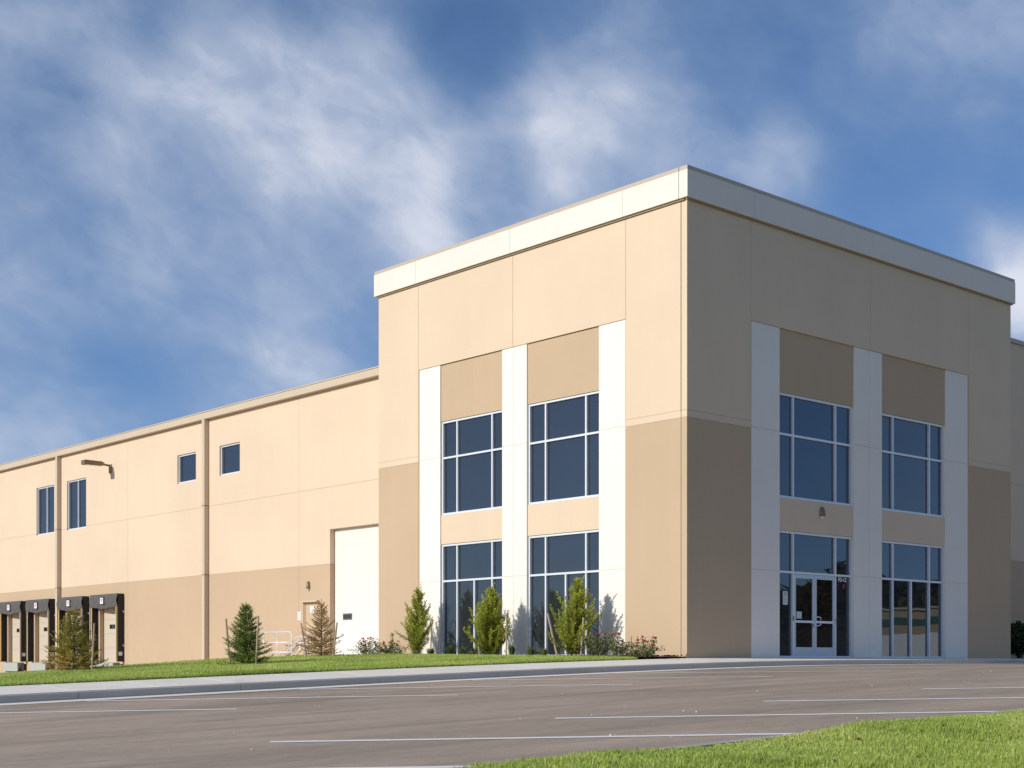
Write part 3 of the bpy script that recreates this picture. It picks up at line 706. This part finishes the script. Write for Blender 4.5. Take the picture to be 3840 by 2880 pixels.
def trunk(root, H, r0, m=None, lean=(0,0)):
    pts = [Vector((lean[0]*t*H+.012*math.sin(7*t), lean[1]*t*H+.012*math.cos(5*t), t*H*.97-.05)) for t in (0,.25,.5,.75,1)]
    return MB().tube(pts, [r0, r0*.8, r0*.6, r0*.35, r0*.1], 7).build('trunk', m or M['bark'], root, True)
def spruce(loc, H, Rb, m, label, dens=1.0, dry=0.0, brown=0.0, gold=False, seed=1):
    random.seed(seed)
    root = empty('spruce_tree', loc); tag(root, label, 'tree', 'young spruces on the lawn')
    trunk(root, H, .03)
    L = Leaves(); br = MB(); z = .03*H
    while z < .93*H:
        t = z/H; nb = int(random.choice((6, 7, 8))*(1 if t < .8 else .6)*max(.55, dens)); ph = random.random()*6.28
        for b in range(nb):
            az = ph+6.283*b/nb+random.uniform(-.25,.25)
            ln = (Rb*(1-t)**.95*random.choice((.62,.78,.92,1.05,1.22))+.045)*(1 if t > .06 else .9)
            el = R(-4+42*t+random.uniform(-8,10))
            hd = Vector((math.cos(az)*math.cos(el), math.sin(az)*math.cos(el), math.sin(el)))
            n = max(4, int(ln/.042)); p = Vector((0,0,z)); pts = [p.copy()]
            hue = random.random()
            for i in range(n):
                q = i/n; d = (hd+Vector((0,0,.55*q*q))+rv(.05)).normalized(); p = p+d*(ln/n); pts.append(p.copy())
                if q < .12 and t < .85: continue
                for sd_ in (-1, 1, 0):
                    if random.random() > dens*(.95 if sd_ else .45): continue
                    side = d.cross(Vector((0,0,1))).normalized()*sd_
                    tl = (.05+.30*ln*(1-q)*.6)*random.uniform(.6,1.2)
                    td = (d*.75+side*.75+Vector((0,0,.25 if sd_ else .8))+rv(.12)).normalized()
                    base = .25*hue+.45*q+random.uniform(-.1,.2)  # outer tips lighter: yellow growth plus sunlight put into the colour
                    if brown: base = base*.6+(.45*max(0, 1-t*2.6)*(1 if math.cos(az-2.2) > -.3 else .55))*brown+random.uniform(0,.08)
                    if gold and abs(math.cos(az-R(225))) > .75 and .25 < t < .7 and random.random() < .35: base = 1
                    k = max(3, int(tl/.013*(1 if not dry else .55)))
                    for j in range(k):
                        pp = p+td*(tl*j/k)
                        nd_ = (td*.75+rv(.55)).normalized()
                        L.blade(pp, nd_, .0125, random.uniform(.026,.044), min(1, max(0, base+random.uniform(-.12,.12))))
                    if dry: br.tube([p, p+td*tl], [.0035,.0015], 3, cap=False)
            br.tube(pts[::max(1, len(pts)//4)], [.008*(1-.7*i/max(1, len(pts[::max(1, len(pts)//4)])-1)) for i in range(len(pts[::max(1, len(pts)//4)]))], 4, cap=False)
        z += H*random.uniform(.020,.032)/max(.55, dens)
    p = Vector((0,0,.88*H))
    for j in range(90): L.blade(p+Vector((0,0,.14*H*random.random())), (Vector((0,0,.8))+rv(.6)).normalized(), .008, .035, random.uniform(.3,.8))
    br.build('branches', M['bark'] if not dry else DRYBARK, root)
    L.build('crown', m, root)
    return root
DRYBARK = mat('dry_bark', (.32,.20,.10), .9, .2, 9, 0, 0)

def juniper(loc, H, W, label, seed, lean=0.0, dens=1.0):
    random.seed(seed)
    root = empty('juniper_tree', loc); tag(root, label, 'tree', 'young junipers in the planting bed')
    trunk(root, H*.85, .035)
    L = Leaves(); br = MB()
    n = int(108*dens)
    for i in range(n):
        t = (i+.5)/n; z = H*(.02+.84*t**1.12); az = random.random()*6.283
        prof = (.80+1.6*t if t < .13 else (1-(t-.13)/.90)**.85)*random.choice((.50, .70, .90, 1.0, 1.15, 1.38))
        ln = W*.60*max(.10, prof)+.09
        el = R(22+42*t+random.uniform(-10,14))
        d = Vector((math.cos(az)*math.cos(el), math.sin(az)*math.cos(el), math.sin(el)))
        p = Vector((0, lean*z*.3, z)); pts = [p.copy()]; steps = max(5, int(ln/.035)); hue = random.random()
        for s_ in range(steps):
            q = s_/steps; d = (d+Vector((0,lean*.05,.045))+rv(.07)).normalized(); p = p+d*(ln/steps); pts.append(p.copy())
            m_ = int(6.5*(1.1-.45*q))
            for j in range(m_):
                sd_ = (d*.9+rv(.62)+Vector((0,0,.15))).normalized()
                sl = (.10*(1-q)+.045)*random.uniform(.6,1.2)
                base = .18*hue+.45*q+random.uniform(0,.22)
                if random.random() < .004: base = 1
                pp = p+rv(.012)
                for e in range(3):
                    L.blade(pp+sd_*sl*e/3, (sd_+rv(.28)).normalized(), .017, .042, min(.96 if base < 1 else 1, max(0, base+random.uniform(-.1,.1))))
        br.tube(pts[::max(1, len(pts)//4)], .006, 4, cap=False)
    p = Vector((0, lean*H*.25, H*.72)); d = Vector((0, lean*.35, 1)).normalized()          # the leader
    for s_ in range(16):
        q = s_/16; d = (d+rv(.05)+Vector((0, lean*.05, 0))).normalized(); p = p+d*H*.30/16
        for j in range(int(10*(1.05-q))):
            sd_ = (d*.8+rv(.55)).normalized(); sl = (.13*(1-q)+.03)*random.uniform(.6,1.2)
            for e in range(3): L.blade(p+sd_*sl*e/3, (sd_+rv(.25)).normalized(), .016, .042, min(.9, .3+.4*q+random.uniform(-.1,.2)))
    br.build('branches', M['bark'], root); L.build('crown', JUNIPER, root)
    return root

def rose(loc, H, W, nfl, label, seed, dens=1.0):
    random.seed(seed)
    root = empty('rose_bush', loc); tag(root, label, 'rose bush', 'rose bushes in the planting bed')
    L = Leaves(); br = MB(); tips = []
    for i in range(int(26*dens)):
        az = random.random()*6.283; el = R(random.uniform(38,85)); ln = H*random.uniform(.7,1.15)
        d = Vector((math.cos(az)*math.cos(el), math.sin(az)*math.cos(el), math.sin(el))); d.x *= W/H*.9; d.y *= W/H*.9
        p = Vector((math.cos(az)*.05, math.sin(az)*.05, -.03)); pts = [p.copy()]; n = 9
        for s_ in range(n):
            d = (d+rv(.09)+Vector((0,0,-.03))).normalized(); p = p+d*ln/n; pts.append(p.copy())
            if s_ > 1:
                for j in range(random.choice((5,6,7))):
                    ld = (d*.3+rv(.8)).normalized()
                    L.blade(p+rv(.02)+ld*.02, ld, random.uniform(.024,.038), random.uniform(.04,.065), random.random())
        br.tube(pts[::3], [.006,.005,.004,.003][:len(pts[::3])], 4, cap=False); tips.append(p)
    br.build('stems', M['bark'], root); L.build('leaves', ROSE, root)
    tips.sort(key=lambda q: -q.z+random.random()*.25)
    for q in tips[:nfl]:
        f = MB(); r0 = random.uniform(.040,.058)
        for k in range(9):
            a = k*2.4; rr = r0*(.35+.65*k/8); tilt = .2+.1*k
            c0 = Vector((math.cos(a), math.sin(a), 0)); s0 = Vector((-math.sin(a), math.cos(a), 0)); b = Vector((0,0,-.01))
            f.add([b, c0*rr*.7+s0*rr*.55+Vector((0,0,r0*(.9-.08*k))), c0*rr+Vector((0,0,r0*(1.05-.1*k))), c0*rr*.7-s0*rr*.55+Vector((0,0,r0*(.9-.08*k)))], [(0,1,2,3)])
        f.build('flower', PETAL, root, loc=q+Vector((0,0,.01)))
    return root
def tuft(loc, H, W, n, label, seed, lo=0.0, hi=.7):
    random.seed(seed)
    root = empty('grass_tuft', loc); tag(root, label, 'ornamental grass', 'grass tufts in the planting bed')
    L = Leaves()
    for i in range(n):
        az = random.random()*6.283; out = random.uniform(.15,1)*W*.5; h = H*random.uniform(.55,1.1)
        a = Vector((math.cos(az)*.05*random.random(), math.sin(az)*.05*random.random(), -.02)); b = a+Vector((math.cos(az)*out*.45, math.sin(az)*out*.45, h*.75)); c = a+Vector((math.cos(az)*out, math.sin(az)*out, h*random.uniform(.6,1)))
        sd_ = Vector((-math.sin(az), math.cos(az), 0))*.006; r_ = lo+(hi-lo)*random.random()
        L.tri(a-sd_, a+sd_, b+sd_, r_); L.tri(a-sd_, b+sd_, b-sd_, r_); L.tri(b-sd_, b+sd_, c, r_)
    L.build('blades', TUFT, root)
    return root
def stake(p0, p1, label, r=.022, group='wooden tree stakes'):
    root = empty('wooden_stake', p0); d = Vector(p1)-Vector(p0)
    MB().tube([d*-.06, d*.5+Vector((.004,.006,0)), d], [r, r*.97, r*.92], 8).build('pole', M['stake'], root)
    tag(root, label, 'stake', group)

def at(xs, ys, x=None, y=None, z=None):
    """photograph pixel -> point on the plane x, y or z"""
    r = (xs-1920)/5323.69; u = (2481.35-ys)/5323.69; d = FWD+RGT*r+Vector((0,0,1))*u
    k = (x-CAM.x)/d.x if x is not None else (y-CAM.y)/d.y if y is not None else (z-CAM.z)/d.z
    return CAM+d*k
def on_lawn(xs, y):
    p = at(xs, 2481, y=y); return (p.x, p.y, float(zlawn(p.x, p.y)))
# spruces on the lawn
P1 = on_lawn(277, 8.2); P2 = on_lawn(922, 5.2); P3 = on_lawn(1205, 8.4)
spruce(P1, 1.44, .70, OLIVE_SPRUCE, 'olive spruce with rust brown lower branches standing in front of the dock shelters', 1.0, brown=1.0, seed=11)
spruce(P2, 1.42, .57, GREEN_SPRUCE, 'dense dark green spruce on the lawn left of the guard railing', 1.1, seed=5)
spruce(P3, 1.50, .62, DRY_SPRUCE, 'sparse dried-out brown spruce left of the white overhead door', .85, dry=1, gold=True, seed=8)
def stake_px(base, top, ref, label, r=.022):
    """stake standing at the depth of its tree"""
    dist = (Vector(ref)-CAM).dot(FWD)
    def pt(px): return CAM+(FWD+RGT*((px[0]-1920)/5323.69)+Vector((0,0,1))*((2481.35-px[1])/5323.69))*dist
    stake(pt(base), pt(top), label, r)
stake_px((344,2524), (354,2337), (P1[0]-.3, P1[1]-.3, 0), 'upright wooden stake right of the olive spruce with rust brown branches')
stake_px((862,2492), (847,2320), P2, 'leaning wooden stake left of the dense green spruce', .026)
stake_px((960,2497), (969,2309), (P2[0]-.3, P2[1]-.3, 0), 'upright wooden stake right of the dense green spruce')
stake_px((1150,2472), (1129,2337), P3, 'leaning wooden stake left of the dried-out spruce')
stake_px((1248,2470), (1264,2334), (P3[0]-.3, P3[1]-.3, 0), 'wooden stake right of the dried-out spruce', .025)
# junipers in the bed
juniper((-.80, 9.75, .03), 2.15, 1.30, 'loose juniper left of the left ground-floor window', 21, -.1, .8)
juniper((-1.0, 6.22, .03), 1.98, 1.40, 'dense yellow-green juniper before the pier between the ground-floor windows', 22, 0, 1.25)
juniper((-.98, 3.05, .03), 2.12, 1.50, 'feathery juniper with leaning tip before the right ground-floor window of the sunlit face', 23, -.35, 1.0)
stake_px((1613.5,2462), (1620.5,2321), (-1.2, 9.4, 0), 'upright wooden stake right of the loose juniper')
stake_px((1798,2466), (1795,2410), (-1.45, 6.4, 0), 'short stub of a wooden stake at the foot of the dense juniper')
stake_px((1898,2466), (1900,2300), (-1.1, 5.7, 0), 'upright wooden stake right of the dense juniper', .02)
stake_px((2091,2465), (2054,2300), (-1.5, 3.4, 0), 'wooden stake leaning left in front of the feathery juniper', .03)
stake_px((2178,2468), (2188,2315), (-1.5, 2.6, 0), 'wooden stake right of the feathery juniper', .026)
stake_px((2299,2470), (2304,2350), (-.5, 1.9, 0), 'thin pole in place of a stake shadow behind the roses near the corner', .011)  # added pole standing in for a tree stake's cast shadow
# roses
rose((-1.0, 11.95, .03), .60, .80, 9, 'red rose bush in front of the white overhead door edge, leftmost of the roses', 31)
rose((-.95, 10.80, .03), .66, .85, 9, 'red rose bush left of the loose juniper', 32)
rose((-1.15, 2.0, .03), .62, .75, 7, 'red rose bush right beside the feathery juniper', 33)
rose((-1.1, 1.30, .03), .55, .80, 4, 'sparse rose bush between the feathery juniper and the corner rose', 34, .8)
rose((-1.2, .30, .02), .50, .90, 9, 'red rose bush nearest the building corner', 35, .9)
# low grass tufts and a line of white stones
TS = [(-.9,9.0,.34,.5,.0,.6,'left ground-floor window, its left end'), (-.75,8.35,.42,.5,.0,.55,'left ground-floor window, before the second mullion'), (-.8,7.7,.36,.6,.1,.8,'left ground-floor window, its middle'), (-.9,7.1,.34,.45,.0,.6,'left ground-floor window, its right end'),
      (-1.1,5.25,.40,.42,.0,.5,'pier right of the dense juniper'), (-.9,4.7,.36,.6,.2,.9,'right ground-floor window, its left end'), (-1.0,4.1,.30,.55,.5,1,'right ground-floor window, its middle'), (-1.2,9.35,.25,.5,.5,1,'loose juniper on its right'), (-1.1,6.9,.22,.5,.6,1,'dense juniper on its left')]
for i, (x, y, h, w, lo, hi, where) in enumerate(TS):
    dry = 'straw-tinged' if hi > .85 else 'green'
    tuft((x, y, .03), h, w, 130, f'{dry} grass tuft below the {where}', 50+i, lo, hi)
def pebbles(name, pts, m, label, cat):
    V = []; F = []; b = 0
    base = np.array([(1,0,0),(-1,0,0),(0,1,0),(0,-1,0),(0,0,1),(0,0,-1)], float)*1.0
    tri = [(0,2,4),(2,1,4),(1,3,4),(3,0,4),(2,0,5),(1,2,5),(3,1,5),(0,3,5)]
    for (x, y, z, r) in pts:
        q = base*RNG.uniform(.6,1.2,(6,1))*r*np.array([1,1,.65]); a = RNG.uniform(0,6.28); c, s_ = math.cos(a), math.sin(a)
        q = np.stack([q[:,0]*c-q[:,1]*s_, q[:,0]*s_+q[:,1]*c, q[:,2]], 1)+np.array([x, y, z+r*.3]); V.append(q); F += [(i+b, j+b, k+b) for i, j, k in tri]; b += 6
    o = np_mesh(name, np.concatenate(V), np.array(F), m); tag(o, label, cat, kind='stuff'); return o
pebbles('white_stones', [(RNG.uniform(-.55,-.08), RNG.uniform(2.9,9.9), .05, RNG.uniform(.03,.06)) for _ in range(420)], M['stone'], 'strip of white stones along the foot of the sunlit windows', 'stones')
pp = []
for _ in range(70):
    x, y = RNG.uniform(-24,4), RNG.uniform(-14.8,-2.6); pp.append((x, y, float(zlot(x, y)), RNG.uniform(.006,.016)))
for px in ((2565,2709), (2612,2712), (2290,2764)):
    p = at(px[0], px[1], z=-.86); pp.append((p.x, p.y, float(zlot(p.x, p.y)), .022))
pebbles('lot_pebbles', pp, M['stone'], 'pale pebbles scattered over the asphalt', 'pebbles')
pebbles('mulch_chips', [(RNG.uniform(-1.74,-.02), RNG.uniform(.05,12.7), .045, RNG.uniform(.015,.035)) for _ in range(1500)], M['mulch'], 'brown mulch chips over the planting bed', 'mulch')
# shrub by the right wing
def shrub(loc, rx, ry, H, n, label, seed):
    random.seed(seed); root = empty('evergreen_shrub', loc); tag(root, label, 'shrub'); L = Leaves()
    for i in range(n):
        d = rv().normalized(); rr = random.uniform(.45,1)**.5; c = .82+.18*math.sin(d.x*9+d.z*7)*math.sin(d.y*8)
        p = Vector((d.x*rx*rr*c, d.y*ry*rr*c, H*.5+d.z*H*.5*rr*c)); L.blade(p, (d*.5+rv(.7)).normalized(), .05, .08, random.random())
    L.build('leaves', SHRUB, root)
    br = MB()
    for k in range(7): a = k*.9; br.tube([(0,0,-.02),(math.cos(a)*rx*.35,math.sin(a)*ry*.35,H*.45),(math.cos(a)*rx*.6,math.sin(a)*ry*.6,H*.8)], [.02,.012,.005], 5)
    br.build('stems', M['bark'], root)
shrub((16.75, .35, .02), .85, .6, 1.25, 5200, 'dark evergreen shrub at the foot of the right wing', 41)

# ------------------------------------------------------------------ grass
GRASS = leaf_mat('grass_blades', [(0,(.12,.18,.03)),(.28,(.32,.43,.075)),(.72,(.60,.69,.16)),(1,(.78,.70,.36))], .35, .5)
def patch(x, y, s=1.0):
    return .5+.22*np.sin(x*1.7*s+np.sin(y*1.3*s)*2)+.18*np.sin(y*2.9*s-x*.8*s+1.3)+.12*np.sin(x*6.1*s+y*5.3*s)
def grass(name, X, Y, Z, hgt, wid, m, label, bend=.5, two=True, dark=None):
    n = len(X); az = RNG.uniform(0, 2*np.pi, n); h = hgt*RNG.uniform(.55,1.25,n); w = wid*RNG.uniform(.7,1.3,n)
    b = h*bend*RNG.uniform(.1,1.2,n); dx, dy = np.cos(az), np.sin(az); sx, sy = -dy*w/2, dx*w/2
    r = np.clip((patch(X, Y)*.6+patch(X, Y, .37)*.4)*.62+RNG.uniform(-.06,.42,n)+(RNG.random(n) < .07)*.45, 0, 1)
    if dark is not None: r = r*dark
    P = lambda ox, oy, oz: np.stack([X+ox, Y+oy, Z+oz], 1)
    A = P(-sx, -sy, -.006); B = P(sx, sy, -.006); T = P(dx*b, dy*b, h)
    if two:
        Cc = P(dx*b*.35-sx*.85, dy*b*.35-sy*.85, h*.6); Dd = P(dx*b*.35+sx*.85, dy*b*.35+sy*.85, h*.6)
        V = np.stack([A, B, Dd, Cc, T], 1).reshape(-1, 3); i = np.arange(n)[:, None]*5
        F = np.concatenate([i+[0,1,2], i+[0,2,3], i+[3,2,4]], 1).reshape(-1, 3); att = np.repeat(r, 5)
    else:
        V = np.stack([A, B, T], 1).reshape(-1, 3); F = np.arange(n*3).reshape(-1, 3); att = np.repeat(r, 3)
    o = np_mesh(name, V, F, m, attr=att); tag(o, label, 'grass', kind='stuff'); return o
# near bank: sampled over the slope in front of the camera and a little beyond
def bank_points(n, X0, X1, Z0, Z1):
    a = RNG.uniform(X0, X1, n); d = RNG.uniform(Z0, Z1, n)
    x = CAM.x+SN*a+CS*d; y = CAM.y-CS*a+SN*d; ok = (y < YN-.14) & (a > -.55-.06*d) & (a < .40*d+.8)
    return x[ok], y[ok]
x, y = bank_points(760000, -1.2, 7.0, 5.8, 17.5)
tl = RNG.integers(0, len(x), len(x)); q = RNG.random(len(x)) < .45                      # clumping
x = np.where(q, x[tl//40*40 % len(x)]+RNG.normal(0,.022,len(x)), x); y = np.where(q, y[tl//40*40 % len(y)]+RNG.normal(0,.022,len(y)), y)
ok = y < YN-.12; x, y = x[ok], y[ok]
edge = 1-.78*np.clip(1-(YN-.14-y)/.9, 0, 1)*(.55+.45*np.sin(x*1.4+.6))
grass('bank_grass', x, y, zbank(x, y), .055*(.6+.8*patch(x, y, 2.3))*edge, .0062, GRASS, 'short bright green grass on the bank in the foreground')
n = 260000
x, y = RNG.uniform(-24, -1.78, n), RNG.uniform(.0, 9.3, n); e = RNG.random(n) < .16; y = np.where(e, RNG.uniform(-.03,.14,n), y)
keep = (x > -21+y*.35)
x, y = x[keep], y[keep]
grass('lawn_grass', x, y, zlawn(x, np.maximum(y, .02)), .055, .012, GRASS, 'mown green lawn between the walk and the building', two=False)
x = RNG.uniform(-1.9, -1.55, 6000); y = RNG.uniform(0, 9.3, 6000)
lv = []
for _ in range(46):
    a, d = RNG.uniform(-.3, 5.0), RNG.uniform(7.5, 15); x, y = CAM.x+SN*a+CS*d, CAM.y-CS*a+SN*d
    if y < YN-.2: lv.append((x, y, float(zbank(x, y))+.045, RNG.uniform(.012,.028)))
pebbles('fallen_leaves', lv, M['brownleaf'], 'dry brown leaves lying on the foreground grass', 'leaves')

# ------------------------------------------------------------------ across the road: seen mirrored in the windows
WOODS = leaf_mat('woods_leaves', [(0,(.022,.016,.010)),(.5,(.05,.035,.018)),(.8,(.06,.055,.02)),(1,(.12,.065,.02))], .1)
random.seed(3)
n = 34000
t = RNG.random(n); th_ = R(-66)+t*R(64); dist = 195+RNG.normal(0,10,n)+12*np.sin(th_*9)
top = 13.5+2.2*np.sin(th_*31)+1.6*np.sin(th_*67+1)
zc = -2+top*np.sqrt(RNG.random(n))
cx_ = -10+np.cos(th_)*dist; cy_ = np.sin(th_)*dist
A = np.stack([cx_, cy_, zc], 1); d1 = RNG.normal(0,.75,(n,3)); d2 = RNG.normal(0,.75,(n,3))
V = np.stack([A, A+d1, A+d2], 1).reshape(-1, 3)
o = np_mesh('distant_woods', V, np.arange(3*n).reshape(-1, 3), WOODS, attr=np.repeat(RNG.random(n), 3)); tag(o, 'brown autumn woods across the road, mirrored in the entrance glass', 'woods', kind='stuff')
hill = MB(); k = 40
hv = []
for i in range(k+1):
    a = R(-70)+R(72)*i/k
    for rr, z in ((150,-2.0),(190,5.0),(215,13.2+1.0*math.sin(i*.9)),(260,10)): hv.append((-10+math.cos(a)*rr, math.sin(a)*rr, z))
hill.add(hv, [(i*4+j, (i+1)*4+j, (i+1)*4+j+1, i*4+j+1) for i in range(k) for j in range(3)])
tag(hill.build('hillside', mat('autumn_hillside', (.045,.033,.018), .95, .3, .08, 1, .3), smooth=True), kind='structure')
ob = empty('roadside_building', (101.5, -57.3, -1.9), math.atan2(.847, .533)); tag(ob, 'low tan building with a green stripe mirrored in the right ground-floor window', 'building')
TANB = mat('tan_siding', (.42,.32,.20), .8, .05, .5, 0, 0); GRN = mat('green_stripe', (.02,.10,.065), .6, .05, .5, 0, 0)
MB().box(-6, 40, -12, 0, 0, 6.9).build('wall', TANB, ob); MB().box(-6.05, 40.05, .02, .12, 5.35, 6.05).build('stripe', GRN, ob)
MB().box(-6.3, 40.3, -12.3, .3, 6.92, 7.1).build('roof', M['coping'], ob)
for k in range(4): MB().box(8+k*7, 11+k*7, .015, .1, 0, 3.2).build('door', M['ohd'], ob)
tr = empty('box_trailer', (76, -40.5, -1.9), math.atan2(.80, .6)); tag(tr, 'white box trailer mirrored in the right ground-floor window', 'trailer')
MB().box(-5, 5, -1.25, 1.25, 1.0, 3.9).build('body', M['plate'], tr)
for xx in (-3.6, -2.5):
    for yy in (-1.1, 1.1): MB().tube([(xx,yy-.14,.5),(xx,yy+.14,.5)], .5, 16).build('wheel', M['black'], tr)
MB().box(4.0, 4.15, -.9, -.75, 0, 1.0).box(4.0, 4.15, .75, .9, 0, 1.0).build('landing_gear', M['bronze'], tr)
